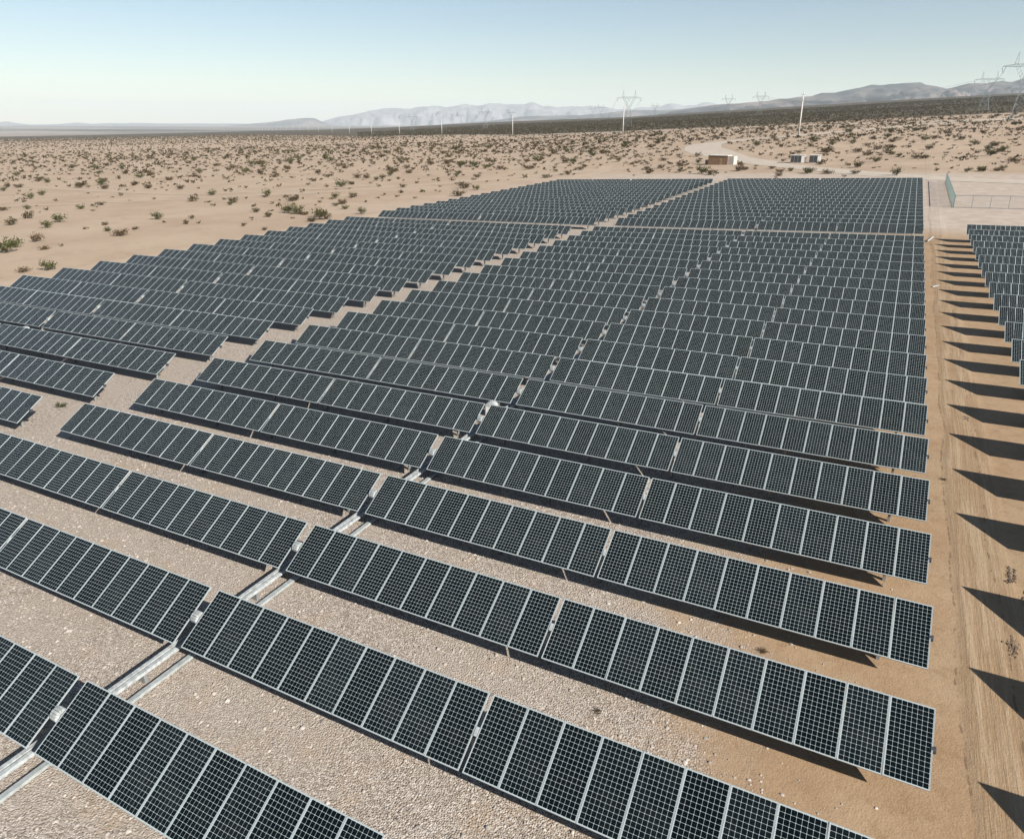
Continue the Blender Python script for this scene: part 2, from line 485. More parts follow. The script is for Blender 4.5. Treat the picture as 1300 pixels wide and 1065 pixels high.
def panel_mesh():
    b = MB(); w, h, t, f = PW / 2, PH / 2, .04, .016
    vs = [(-w,-h,0),(w,-h,0),(w,h,0),(-w,h,0),(-w,-h,-t),(w,-h,-t),(w,h,-t),(-w,h,-t),
          (-w+f,-h+f,0),(w-f,-h+f,0),(w-f,h-f,0),(-w+f,h-f,0),(-w+f,-h+f,-.004),(w-f,-h+f,-.004),(w-f,h-f,-.004),(-w+f,h-f,-.004)]
    fr = [(0,1,9,8),(1,2,10,9),(2,3,11,10),(3,0,8,11),(8,9,13,12),(9,10,14,13),(10,11,15,14),(11,8,12,15),(0,4,5,1),(1,5,6,2),(2,6,7,3),(3,7,4,0)]
    b.face_block(vs, fr, 0)
    b.f.append((12,13,14,15)); b.m.append(1)
    b.f.append((7,6,5,4)); b.m.append(2)
    me = b.mesh('solar_panel', [M_frame, M_glass, M_back])
    uvl = me.uv_layers.new(name='UVMap')
    for p in me.polygons:
        for li in p.loop_indices:
            co = me.vertices[me.loops[li].vertex_index].co
            uvl.data[li].uv = ((co.x + w - f) / (2 * w - 2 * f), (co.y + h - f) / (2 * h - 2 * f)) if p.material_index == 1 else (.5, .5)
    return me
ME_panel = panel_mesh()
_b = MB(); _b.bar((-.5,0,0),(.5,0,0),.075,n=8); ME_tube = _b.mesh('torque_tube', [M_steel])
def post_mesh(h):
    b = MB()
    b.box(-.05,.05,-.075,-.065,-h-.5,0); b.box(-.05,.05,.065,.075,-h-.5,0); b.box(-.004,.004,-.065,.065,-h-.5,0)
    b.box(-.09,.09,-.10,.10,-.13,-.10)
    return b.mesh('post', [M_steel])
ME_post = post_mesh(TUBE); ME_post_tall = post_mesh(TUBE + .35)
_b = MB()
for k in range(9):
    a0 = -.35 + k * (PI + .7) / 9; a1 = a0 + (PI + .7) / 9 * .82
    for (ra, rb) in ((.12, .20),):
        vs = []
        for a in (a0, a1):
            for r in (ra, rb):
                for xx in (-.12, .12): vs.append((xx, r * math.cos(a) , r * math.sin(a)))
        _b.face_block(vs, [(0,1,3,2),(4,6,7,5),(0,4,5,1),(2,3,7,6),(0,2,6,4),(1,5,7,3)])
_b.bar((-.11,0,0),(.11,0,0),.12,n=16)
ME_drive = _b.mesh('slew_drive', [M_white])
_b = MB(); _b.box(-.05,.05,-.10,.04,-.95,-.17); _b.box(-.10,.10,-.14,.06,-.99,-.90); ME_lever = _b.mesh('drive_lever', [M_white])
_b = MB(); _b.box(-.045,.045,-.12,.12,-.12,.10); ME_bear = _b.mesh('bearing', [M_white])
_b = MB(); _b.bar((-.05,0,0),(.07,0,0),.095,n=12); ME_cap = _b.mesh('tube_end', [M_dark])

def solar_row(x_l, x_drive, x_r, y, raise_, label, group, first=None, drive=True, split=True, sxl=1.0):
    """one tracker row: every panel, tube, post and the drive is a part"""
    pm = ME_post_tall if raise_ else ME_post
    root = empty('solar_tracker_row', (x_drive, y, gz(x_drive, y)))
    tag(root, label, 'solar panel row', group)
    o = root.location
    halves = [(x_l, x_drive - .19), (x_drive + .19, x_r)] if split else [(x_l, x_r)]
    for hi, (a, b) in enumerate(halves):
        za = tz(a, y) + raise_; zb = tz(b, y) + raise_
        sl_ = math.atan2(zb - za, b - a)
        cx_ = (a + b) / 2; cz_ = (za + zb) / 2
        def at(xx): return Vector((xx - o.x, 0, za + (zb - za) * (xx - a) / (b - a) - o.z))
        RY = Matrix.Rotation(-sl_, 4, 'Y')
        gap = .126
        pitch = (b - a - gap) / 20
        sc = max(1.0, pitch / 1.06)
        tj = random.gauss(0, .008)
        RX = Matrix.Rotation(TILT + tj, 4, 'X') @ Matrix.Translation((0, 0, .085)) @ Matrix.Diagonal((sc, 1, 1, 1))
        for k in range(20):
            xx = a + pitch * (k + .5) + (gap if k >= 10 else 0)
            jit = Matrix.Rotation(random.gauss(0, .0045), 4, 'X') @ Matrix.Rotation(random.gauss(0, .003), 4, 'Y')
            link('solar_panel', ME_panel, root, Matrix.Translation(at(xx)) @ RY @ jit @ RX)
        link('torque_tube', ME_tube, root, Matrix.Translation(at(cx_)) @ RY @ Matrix.Diagonal((b - a + .1, 1, 1, 1)))
        link('bearing', ME_bear, root, Matrix.Translation(at(a + 10 * pitch + gap / 2)) @ RY @ Matrix.Rotation(TILT, 4, 'X'))
        for t in (.06, .29, .495, .71, .94):
            link('post', pm, root, Matrix.Translation(at(a + (b - a) * t) - Vector((0, 0, .03))))
    if drive:
        zt_ = tz(x_drive, y) + raise_ - o.z
        dr = link('slew_drive', ME_drive, root, Matrix.Translation((0, 0, zt_)) @ Matrix.Rotation(TILT, 4, 'X'))
        link('drive_lever', ME_lever, root, Matrix.Translation((0.02, 0, zt_)))
    link('tube_end', ME_cap, root, Matrix.Translation(Vector((x_r - o.x, 0, tz(x_r, y) + raise_ - o.z))))
    return root

LANE = 1.24
def yrow(n): return n * S if n <= 20 else (n + LANE) * S
for n in range(0, 39):
    if n <= 20: lab = '%s solar panel row of the middle block counted up from the bottom edge' % ORD[n + 1]
    else: lab = '%s solar panel row of the middle block beyond the cross gap' % ORD[n - 20]
    solar_row(-43.4, -21.55, 0.0, yrow(n), 0, lab, 'solar panel rows of the middle block')
for n in range(3, 39):
    if n <= 20: lab = '%s solar panel row of the left block counted up from the front' % ORD[n - 2]
    else: lab = '%s solar panel row of the left block beyond the cross gap' % ORD[n - 20]
    solar_row(-90.8, -68.75, -46.9, yrow(n) - .4, 0, lab, 'solar panel rows of the left block')
for n in range(2, 23):
    yy = n * S + (-1.2 if n in (3, 4, 2) else 0)
    if n >= 10: lab = '%s solar panel row of the right block counted down from its far end' % ORD[23 - n]
    else: lab = '%s solar row off the right edge, its pointed shadow on the sand lane' % ORD[10 - n]
    solar_row(5.13, 16.0, 26.9, yy, .35, lab, 'solar panel rows of the right block')

# linkage beams and cable tray in the drive gap
def beam(name, x0, w, h, lift, y0, y1, mat, label, twin=False):
    ys = np.arange(y0, y1 + .1, S)
    root = None
    b = MB(); offs = (-w * .78, w * .78) if twin else (0,)
    root = empty(name, (x0, y0, gz(x0, y0)))
    tag(root, label, 'steel beam' if twin else 'cable tray')
    for off in offs:
        b = MB()
        xa, xb = x0 + off - w / 2, x0 + off + w / 2
        vs = []
        for yy in ys:
            z = gz(x0, yy) + lift
            vs += [(xa, yy, z), (xb, yy, z), (xb, yy, z + h), (xa, yy, z + h)]
        vs = [(v[0] - x0, v[1] - y0, v[2] - root.location.z) for v in vs]
        fs = []
        for k in range(len(ys) - 1):
            i0 = 4 * k
            for q in range(4):
                fs.append((i0 + q, i0 + (q + 1) % 4, i0 + 4 + (q + 1) % 4, i0 + 4 + q))
        fs.append((0, 3, 2, 1)); e = 4 * (len(ys) - 1); fs.append((e, e + 1, e + 2, e + 3))
        b.face_block(vs, fs)
        b.build('beam_rail' if twin else 'tray', mat, root)
    for yy in ys[:-1]:
        b = MB(); z = gz(x0, yy + S / 2) - root.location.z
        b.box(-.16 if twin else -.05, .16 if twin else .05, yy + S / 2 - y0 - .05, yy + S / 2 - y0 + .05, z - .1, z + lift - .003)
        b.build('support', M_steel, root)
beam('drive_linkage', -22.0, .13, .12, .32, -9.0, 98.0, M_white, 'white twin steel beams linking the row drives through the middle block', True)
beam('cable_tray', -21.45, .17, .10, .06, -9.0, 98.0, M_tray, 'narrow pale cable tray right of the twin steel beams')

# small white covers
def cover(x, y, w, d, h, label):
    root = empty('equipment_cabinet', (x, y, gz(x, y)), .2)
    tag(root, label, 'equipment cabinet')
    b = MB(); n = 8
    vs = []; fs = []
    for yy in (-d / 2, d / 2):
        vs += [(-w / 2, yy, .1), (w / 2, yy, .1)]
        for k in range(n + 1):
            a = PI * k / n
            vs.append((w / 2 * math.cos(a), yy, h * .72 + h * .28 * math.sin(a)))
    m = n + 3
    fs = [tuple([0] + [2 + n - k for k in range(n + 1)] + [1]), tuple([m + 1] + [m + 2 + k for k in range(n + 1)] + [m])]
    fs.append((1, m + 1, m, 0)); fs.append((1, 2, m + 2, m + 1)); fs.append((2 + n, 0, m, m + 2 + n))
    for k in range(n): fs.append((2 + k, 3 + k, m + 3 + k, m + 2 + k))
    b.face_block(vs, fs); b.build('housing', M_white, root)
    b = MB(); b.box(-w / 2 + .06, w / 2 - .06, -d / 2 - .02, -d / 2 - .003, .2, h * .68); b.build('door', M_pale, root)
    b = MB(); b.box(-w / 2 + .05, w / 2 - .05, -d / 2 + .05, d / 2 - .05, -.2, .097); b.build('base', M_steel, root)
cover(-22.8, 26.9, .70, .45, .88, 'white round topped cabinet at the top of a drive gap in the middle block')
cover(-69.6, 26.0, .75, .45, .95, 'white round topped cabinet between rows of the left block')

# plank and pipe on the lane
b = MB(); b.bar((-.35,-2.2,.09),(.35,2.2,.09),.10,n=8); o = b.build('pipe_section', M_white); o.location = (1.0, 104.2, gz(1.0, 104.2))
tag(o, 'long white pipe lying on the sand lane beside the middle block', 'pipe')
b = MB(); b.box(-.07,.07,-.6,.6,0,.08); b.box(-.10,.10,.46,.6,0,.10); o = b.build('short_board', M_white); o.location = (1.2, 73.8, gz(1.2, 73.8) - .01); o.rotation_euler = (0, 0, -.5)
tag(o, 'short white board lying on the sand lane', 'board')

# ------------------------------------------------------------------ chain-link fence
def fence(x0, y0, x1, y1, label, spacing, wire, gap_post=3.0, H=2.15):
    root = empty('chain_link_fence', (x0, y0, gz(x0, y0)))
    tag(root, label, 'fence')
    L = math.hypot(x1 - x0, y1 - y0); ux, uy = (x1 - x0) / L, (y1 - y0) / L
    def P(s, z): return Vector((ux * s, uy * s, gz(x0 + ux * s, y0 + uy * s) - root.location.z + z))
    n = max(1, round(L / gap_post))
    for k in range(n + 1):
        b = MB(); b.bar(P(L * k / n, -.2), P(L * k / n, H + .06), .045, n=8); b.build('post', M_steel, root)
    b = MB(); r = MB()
    for k in range(n):
        b.bar(P(L * k / n, H), P(L * (k + 1) / n, H), .05, n=6); r.bar(P(L * k / n, .08), P(L * (k + 1) / n, .08), .03, n=5)
    b.build('top_rail', M_steel, root); r.build('bottom_rail', M_steel, root)
    b = MB(); s = -H
    while s < L:
        for sg in (1, -1):
            s0, s1 = (s, s + H) if sg == 1 else (s + H, s)
            za, zb = 0.0, H
            pa, pb = s0, s1
            def clampseg(pa, za, pb, zb):
                if pa > pb: pa, za, pb, zb = pb, zb, pa, za
                if pb <= 0 or pa >= L: return None
                if pa < 0: za += (zb - za) * (0 - pa) / (pb - pa); pa = 0
                if pb > L: zb = za + (zb - za) * (L - pa) / (pb - pa); pb = L
                return pa, za, pb, zb
            c = clampseg(pa, za, pb, zb)
            if c and c[2] - c[0] > .02: b.bar(P(c[0], .05 + c[1] * .96), P(c[2], .05 + c[3] * .96), wire, n=3, cap=False)
        s += spacing
    b.build('wire_mesh', M_wire, root)
fence(4.85, 143.1, 5.0, 197.0, 'green grey chain link fence running away beside the far end of the middle block', .16, .0065)
fence(4.95, 143.0, 40.0, 143.6, 'thin chain link fence running right across the pale yard', .30, .006, 2.75)

# ------------------------------------------------------------------ buildings
def shed():
    root = empty('block_shed', (-62.5, 262.0, gz(-62.5, 262.0)), R(-10))
    tag(root, 'small tan block shed with a pale end beside the curving dirt road', 'shed')
    b = MB(); b.box(-4.0,3.2,-1.8,1.8,-.3,3.0); b.build('wall', M_block, root)
    b = MB(); b.box(-4.15,3.2,-1.95,1.95,3.003,3.18); b.build('roof', M_pale, root)
    b = MB(); b.box(3.205,5.2,-1.4,1.8,-.3,2.9); b.build('pale_annex', simple('weathered_pale', (.42,.39,.35), .9, 0, .1, 2), root)
    b = MB(); b.box(-5.0,-4.1,-1.9,-.6,0,1.5); b.build('side_cabinet', M_dark, root)
    b = MB(); b.box(.2,1.1,-1.83,-1.803,0,2.1); d = b.build('door', simple('brown_door', (.33,.22,.14), .7), root)
    b = MB(); b.box(.95,1.02,-1.87,-1.833,1.0,1.1); b.build('handle', M_steel, d)
shed()
def cabinet(x, y, w, label):
    root = empty('equipment_container', (x, y, gz(x, y)), R(4))
    tag(root, label, 'container')
    b = MB(); b.box(-w/2,w/2,-1.1,1.1,.1,2.5); b.build('housing', M_pale, root)
    b = MB(); b.box(-w/2-.05,w/2+.05,-1.2,1.2,2.503,2.62); b.build('roof', M_pale, root)
    b = MB(); b.box(-w/2,w/2,-1.0,1.0,-.3,.097); b.build('plinth', M_steel, root)
    k = 3 if w > 4 else 2
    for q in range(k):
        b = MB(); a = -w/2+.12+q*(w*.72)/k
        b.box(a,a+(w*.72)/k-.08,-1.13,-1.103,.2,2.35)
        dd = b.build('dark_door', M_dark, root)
        b = MB(); b.box(a+.1,a+.16,-1.17,-1.133,1.1,1.4); b.build('handle', M_steel, dd)
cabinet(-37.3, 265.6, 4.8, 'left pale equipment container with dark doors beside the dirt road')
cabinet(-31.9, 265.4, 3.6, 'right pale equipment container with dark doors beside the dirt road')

# ------------------------------------------------------------------ power poles
POLES = [(-60.0,434.8),(-233.4,636.1),(-434.3,806.4),(-662.6,999.7),(-880.1,1184.0),(-1085.1,1357.6),(-1302.9,1542.2),(-1530.1,1734.7),(-1749.4,1920.4),(-1961.2,2099.9)]
POLES += [(-1961.2 - 211.9 * k, 2099.9 + 179.5 * k) for k in range(1, 14)]
plab = ['tall pale power pole nearest the camera, right of the curving road',
        'pale power pole standing in front of the two-peaked lattice tower',
        'third pale power pole along the straight dirt road',
        'fourth pale power pole along the straight dirt road',
        'fifth pale power pole along the straight dirt road',
        'sixth pale power pole from the curving road',
        'seventh pale power pole from the curving road',
        'eighth pale power pole from the curving road']
ME_PS = {}
for k, (x, y) in enumerate(POLES):
    root = empty('power_pole', (x, y, gz(x, y)), R(-40))
    tag(root, plab[k] if k < len(plab) else 'tiny pale power pole in the row fading out to the left horizon', 'power pole', 'power poles along the straight dirt road')
    if k == 0:
        H = 23.0
        b = MB(); b.bar((0,0,-1),(0,0,H),.50,.26,n=12); ME_PS['shaft'] = b.mesh('shaft', [M_pole], True)
        b = MB(); b.bar((-1.5,0,H-1.2),(1.5,0,H-1.2),.09,n=6); b.bar((-1.2,0,H-4),(1.2,0,H-4),.09,n=6); ME_PS['crossarm'] = b.mesh('crossarm', [M_pole])
        b = MB()
        for xx, zz in ((-1.4,H-1.1),(1.4,H-1.1),(-1.1,H-3.9),(1.1,H-3.9),(0,H)): b.bar((xx,0,zz),(xx,0,zz+.55),.10,.05,n=6)
        ME_PS['insulator'] = b.mesh('insulator', [M_white])
    for nm, m in ME_PS.items():
        link(nm, m, root, Matrix.Diagonal((1 + .05 * min(k, 10), 1 + .05 * min(k, 10), 1, 1)))

# ------------------------------------------------------------------ lattice towers
def tower_meshes(t=.20):
    P = MB(); Hb, Hw, Hc, Hp = 0, 25.0, 37.0, 47.0
    def sq(hw, z): return [Vector((sx_ * hw, sy_ * hw * .8, z)) for sx_, sy_ in ((-1,-1),(1,-1),(1,1),(-1,1))]
    lv = [(5.6,-.5),(4.6,6),(3.7,12.5),(2.8,19),(1.7,25)]
    prev = sq(*lv[0])
    for hw, z in lv[1:]:
        cur = sq(hw, z)
        for q in range(4):
            P.bar(prev[q], cur[q], t)
            P.bar(prev[q], cur[(q + 1) % 4], t * .5); P.bar(prev[(q + 1) % 4], cur[q], t * .5)
            P.bar(cur[q], cur[(q + 1) % 4], t * .5)
        prev = cur
    Y_ = MB()
    for s in (-1, 1):
        for yy in (-1.1, 1.1):
            Y_.bar((s*1.7,yy,25),(s*8.2,yy,Hc),t); Y_.bar((-s*.3,yy,25.5),(s*5.8,yy,Hc),t*.8)
            for k in range(5):
                f0, f1 = k/5, (k+1)/5
                Y_.bar((s*(1.7+6.5*f0),yy,25+12*f0),(s*(-.3+6.1*f1),yy,25.5+11.5*f1),t*.5)
            Y_.bar((s*7.0,yy,Hc+1.4),(s*7.6,0,Hp),t*.8)
            Y_.bar((s*9.2,yy,Hc+1.4),(s*7.6,0,Hp),t*.8)
            for k in range(3):
                z0 = Hc + 1.4 + k*2.8; Y_.bar((s*(7.0+.2*k),yy*(1-k/3.5),z0),(s*(9.2-.45*k),yy*(1-k/3.5),z0+1.4),t*.5)
    A = MB()
    for yy in (-1.1, 1.1):
        A.bar((-16,0,Hc+.3),(-9,yy,Hc),t*.8); A.bar((16,0,Hc+.3),(9,yy,Hc),t*.8); A.bar((-9,yy,Hc),(9,yy,Hc),t*.8)
        A.bar((-16,0,Hc+.5),(-9,yy,Hc+1.5),t*.8); A.bar((16,0,Hc+.5),(9,yy,Hc+1.5),t*.8); A.bar((-9,yy,Hc+1.5),(9,yy,Hc+1.5),t*.8)
        for k in range(15):
            xx = -9 + k * 1.2; A.bar((xx,yy,Hc if k % 2 else Hc+1.5),(xx+1.2,yy,Hc+1.5 if k % 2 else Hc),t*.5)
        for s in (-1, 1):
            for k in range(3): A.bar((s*(9+2.1*k),yy*(1-k/3.4),Hc+.1),(s*(10.6+2.1*k),yy*(1-k/3.4),Hc+1.3-.35*k),t*.5)
    I = MB()
    for xx in (-15.3, 0, 15.3):
        for s in (-1, 1): I.bar((xx + s*2.2 if xx == 0 else xx + s*1.2,0,Hc),(xx,0,Hc-4.2),.14,n=5)
    return (P.mesh('lattice_body',[M_tower]), Y_.mesh('waist_frame',[M_tower]), A.mesh('crossarm',[M_tower]), I.mesh('insulator_string',[M_tower]))
TM = tower_meshes(.12); TMF = tower_meshes(.17)
TOW = [(60.5,657.0,'tall lattice transmission tower cut by the right edge'),
 (62.0,1053.0,'dark lattice transmission tower just left of the tallest one at the right edge'),
 (-271.0,1491.2,'two-peaked lattice tower left of the nearest power pole, the larger of two neighbours'),
 (-379.1,1716.9,'smaller two-peaked lattice tower left of its larger neighbour beyond the curving road'),
 (-324.5,908.1,'two-peaked lattice tower rising behind the second power pole'),
 (-765.3,2417.6,'small far lattice tower right of the second power pole'),
 (-773.2,1960.5,'small lattice tower left of the second power pole, right one of a close pair'),
 (-905.1,2230.2,'small lattice tower left of the second power pole, left one of a close pair'),
 (-1223.8,2287.4,'tiny lattice tower behind the third power pole'),
 (-852.2,1465.7,'faint lattice tower between the third and fourth power poles'),
 (-1171.3,1636.0,'faint lattice tower between the fourth and fifth power poles'),
 (-1691.9,2718.3,'tiny farthest lattice tower right of the fourth power pole')]
TP = []
for k, (x, y, lab) in enumerate(TOW):
    rz = R(-8) if k < 2 else R(22)
    root = empty('transmission_tower', (x, y, gz(x, y)), rz)
    tag(root, lab, 'transmission tower', 'lattice transmission towers on the plain')
    for nm, m in zip(('lattice_body','waist_frame','crossarm','insulator_string'), TM if k < 5 else TMF):
        link(nm, m, root, Matrix.Scale(1.0 if k < 1 else .92, 4))
    TP.append((x, y, gz(x, y), rz))
def conductor(a, b, k0, label, off, dz=33.0, r=.10):
    M = MB(); n = 18
    pa = Vector((a[0] + off*math.cos(a[3]), a[1] + off*math.sin(a[3]), a[2] + dz)); pb = Vector((b[0] + off*math.cos(b[3]), b[1] + off*math.sin(b[3]), b[2] + dz))
    L = (pb - pa).length; sag = L * .028
    pts = [pa.lerp(pb, t / n) - Vector((0, 0, 4 * sag * (t / n) * (1 - t / n))) for t in range(n + 1)]
    for p, q in zip(pts, pts[1:]): M.bar(p, q, r, n=4, cap=False)
    o = M.build('power_line', M_cond); tag(o, label, 'power line', 'wires between the lattice towers')
right_out = (230.0, 520.0, gz(230, 520), R(-8))
for off, nm in ((-15.3,'left'),(0,'middle'),(15.3,'right')):
    conductor(TP[0], TP[1], 0, 'thin %s wire sagging between the two towers near the right edge' % nm, off)
    conductor(TP[1], TP[2], 0, 'thin %s wire sagging far left from the second tower of the right edge' % nm, off)
    conductor(TP[4], TP[6], 0, 'thin %s wire running from the tower behind the second pole' % nm, off)

# ------------------------------------------------------------------ mountains
def mountains(name, pts, depth, mat, label, seed, rough, base=-70, crest=.05):
    """a ridge with spurs: crest follows pts, slopes fall away to both sides"""
    P = [Vector(p) for p in pts]
    L = []
    for a, b in zip(P, P[1:]):
        n = max(2, int((b - a).length / (depth * .022)))
        for k in range(n): L.append(a.lerp(b, k / n))
    L.append(P[-1])
    nu = len(L); nv = 41
    V = []
    for k, c in enumerate(L):
        d = (L[min(k + 1, nu - 1)] - L[max(k - 1, 0)]); d.z = 0; d.normalize()
        nrm = Vector((d.y, -d.x, 0))
        if nrm.dot(Vector((CAM.x, CAM.y, 0)) - Vector((c.x, c.y, 0))) < 0: nrm = -nrm
        for q in range(nv):
            t = (q / (nv - 1)) * 2 - 1
            f = (1 - abs(t)) ** 1.15
            x = c.x + nrm.x * t * depth; y = c.y + nrm.y * t * depth
            e = mnoise.fractal(Vector((x, y, seed * 999.0)) * (2.6 / depth), .9, 2.2, 7)
            rd = 1 - abs(mnoise.fractal(Vector((x + 500, y, seed * 77.0)) * (3.4 / depth), .8, 2.1, 6)) * 2.2
            k2 = abs(t) ** 1.6 * (1 - abs(t)) * 5.2
            z = base + (c.z - base) * (f + k2 * (rd - .45) * rough * .55) + (c.z - base) * e * crest * (1 - abs(t))
            V.append((x, y, z))
    F = [(a * nv + b_, a * nv + b_ + 1, (a + 1) * nv + b_ + 1, (a + 1) * nv + b_) for a in range(nu - 1) for b_ in range(nv - 1)]
    me = np_mesh(name, V, F, [mat], smooth=False)
    tag(link(name, me), label, 'mountains', kind='structure')
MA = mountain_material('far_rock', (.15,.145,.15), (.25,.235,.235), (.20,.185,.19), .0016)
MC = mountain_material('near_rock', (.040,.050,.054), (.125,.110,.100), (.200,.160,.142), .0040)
RA = [(-18123,17545,-40),(-17573,17837,46),(-16532,18390,59),(-16102,18618,184),(-15175,19110,414),(-14836,19290,437),(-14502,19467,437),(-13872,19801,466),(-13436,20033,555),(-12897,20319,505),(-12636,20458,537),(-12167,20707,518),(-11601,21007,648),(-11403,21112,607),(-10905,21376,536),(-10668,21502,581),(-10429,21629,504),(-9303,22227,480),(-8741,22525,514),(-8002,22917,464),(-7354,23262,479),(-6976,23462,562),(-6277,23833,559),(-6047,23955,661),(-5683,24148,627),(-5298,24352,501),(-4520,24766,294)]
RH = [(-14329,12766,-30),(-13540,13185,38),(-13076,13431,103),(-12668,13648,147),(-12518,13727,137),(-12399,13791,62),(-12235,13878,-30)]
RB = [(-7710,11751,5),(-7010,12123,51),(-6438,12426,133),(-5931,12695,146),(-5424,12964,162),(-5045,13166,193),(-4668,13366,241),(-4478,13466,249),(-4065,13686,255),(-3797,13828,270),(-3403,14037,245),(-2758,14380,111)]
RC = [(-2753,8722,77),(-2594,8806,146),(-2354,8933,192),(-2131,9052,222),(-1911,9168,235),(-1729,9265,250),(-1574,9347,266),(-1476,9399,289),(-1391,9445,291),(-1288,9499,312),(-1154,9570,317),(-1050,9625,351),(-913,9698,350),(-823,9746,372),(-718,9802,396),(-601,9863,425),(-555,9888,435),(-429,9955,426),(-282,10033,439),(-61,10150,451),(-23,10170,430),(143,10258,401),(221,10300,392),(445,10419,456),(630,10517,453),(770,10592,482),(872,10646,478),(987,10707,518),(1300,10873,551),(1787,11131,526),(2412,11463,584),(3600,12000,560)]
RD = [(-26200,8000,20),(-24500,11896,47),(-23299,12534,59),(-23115,12631,76),(-22848,12773,17),(-22698,12853,-13),(-21832,13312,-3),(-21334,13577,46),(-20970,13770,9),(-20548,13994,24),(-19927,14324,35),(-19309,14651,19),(-17311,15712,16),(-16514,16135,-10)]
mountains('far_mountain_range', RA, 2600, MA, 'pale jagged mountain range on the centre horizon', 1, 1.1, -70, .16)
mountains('far_hill', RH, 1300, MC, 'low bluish hill on the left horizon before the pale range', 2, .5)
mountains('middle_mountain_range', RB, 1500, MC, 'low bluish ridge in front of the pale range', 3, .6)
mountains('near_mountain_range', RC, 1500, MC, 'rugged grey mountain range on the right horizon', 4, 1.35, 60)
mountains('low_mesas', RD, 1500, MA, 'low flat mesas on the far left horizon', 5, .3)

# ------------------------------------------------------------------ desert shrubs
def shrub_template(nleaf, seed, rad=1.0, h=.95, stems=9):
    r_ = np.random.default_rng(seed)
    V = []; F = []; MI = []
    lobes = r_.uniform(.7, 1.25, 7)
    clumps = []
    for k in range(stems):
        a = 2 * PI * k / stems + r_.uniform(-.4, .4); L = r_.uniform(.6, 1.05) * lobes[k % 7]
        tip = np.array([math.cos(a) * rad * L * .72, math.sin(a) * rad * L * .72, h * r_.uniform(.45, 1.0)])
        b0 = np.array([math.cos(a) * .06, math.sin(a) * .06, -.05])
        u = np.cross(tip, [0, 0, 1.0]); u = u / (np.linalg.norm(u) + 1e-6) * .022
        i0 = len(V); V += [b0 - u, b0 + u, tip + u * .3, tip - u * .3]; F.append((i0, i0+1, i0+2, i0+3)); MI.append(1)
        clumps += [tip, tip * .72 + r_.normal(0, .06, 3), tip * np.array([.45, .45, .6]) + r_.normal(0, .08, 3)]
    clumps = np.array(clumps)
    for k in range(nleaf):
        c = clumps[r_.integers(len(clumps))] + r_.normal(0, .13, 3) * rad
        c[2] = max(c[2], .04)
        n1 = r_.normal(0, 1, 3); n1 /= np.linalg.norm(n1); n2 = np.cross(n1, r_.normal(0, 1, 3)); n2 /= np.linalg.norm(n2)
        s = r_.uniform(.05, .115) * (260 / nleaf) ** .4
        i0 = len(V); V += [c - n1 * s, c + n2 * s * .7, c + n1 * s, c - n2 * s * .7]; F.append((i0, i0+1, i0+2, i0+3)); MI.append(0)
    return np.array(V), np.array(F), np.array(MI)

HI = []
for k in range(9):
    V_, F_, MI_ = shrub_template(420, 100 + k, 1.0, [.95,.8,1.1][k % 3], 9 + k % 4)
    HI.append(np_mesh('desert_shrub', V_, F_, [M_leaf[k % 3], M_stem], MI_))
LO = [shrub_template(34, 300 + k, 1.0, .9, 4)[0:2] for k in range(6)]
TINY = [shrub_template(9, 400 + k, 1.0, .8, 0 + 3)[0:2] for k in range(5)]

road_pts = np.array([p for L in (ROADS[0], ROADS[1]) for p in L])
thin_pts = np.array([p for L in (ROADS[2], ROADS[3], ROADS[4]) for p in L])
def blocked(x, y):
    bl = (x > -101.5) & (y < 207)
    bl |= (x > -8) & (y < 222 + .35 * np.maximum(x, 0))
    bl |= (x > -101) & (x <= -8) & (y < 224) & (rng.random(len(x)) < .9)
    for k in range(0, len(x), 4000):
        s = slice(k, k + 4000)
        d = np.min(np.hypot(x[s, None] - road_pts[None, :, 0], y[s, None] - road_pts[None, :, 1]) - road_pts[None, :, 2] * .56, 1)
        bl[s] |= d < 1.2
        d = np.min(np.hypot(x[s, None] - thin_pts[None, :, 0], y[s, None] - thin_pts[None, :, 1]) - thin_pts[None, :, 2] * .5, 1)
        bl[s] |= d < .8
    for bx, by, br in ((-61,262,7),(-35,265.5,6)): bl |= np.hypot(x - bx, y - by) < br
    return bl
def sample(n, w0, w1, r0, r1):
    w = np.sqrt(rng.uniform(w0 ** 2, w1 ** 2, n)); rl = rng.uniform(r0, r1, n)
    r = w / np.cos(np.clip(rl, -.69, .69))
    return CAM.x + r * np.sin(rl + YAW), CAM.y + r * np.cos(rl + YAW), w, rl
def density(x, y, w, rl):
    cl = np.array([mnoise.noise(Vector((a * .035, b_ * .035, 3.0))) for a, b_ in zip(x, y)])
    base = np.interp(w, [60, 130, 220, 330, 500, 700], [.012, .013, .017, .024, .027, .027])
    base = base * np.interp(rl, [-.7, -.45, -.1, .2, .7], [.85, .95, 1.0, 1.1, 1.3])
    return base * np.clip(1 + .9 * cl, .4, 2.0)
x, y, w, rl = sample(26000, 60, 720, -.74, .74)
area = .5 * (720 ** 2 - 60 ** 2) * 1.48
keep = rng.random(len(x)) < density(x, y, w, rl) * area / 26000
x, y, w, rl = x[keep], y[keep], w[keep], rl[keep]
keep = ~blocked(x, y); x, y, w, rl = x[keep], y[keep], w[keep], rl[keep]
size = 1.0 * np.clip(rng.lognormal(-.30, .50, len(x)), .22, 2.1) * np.interp(w, [60, 200, 400], [.95, 1.05, 1.25])
order = np.argsort(-(size / w))
NI = 280
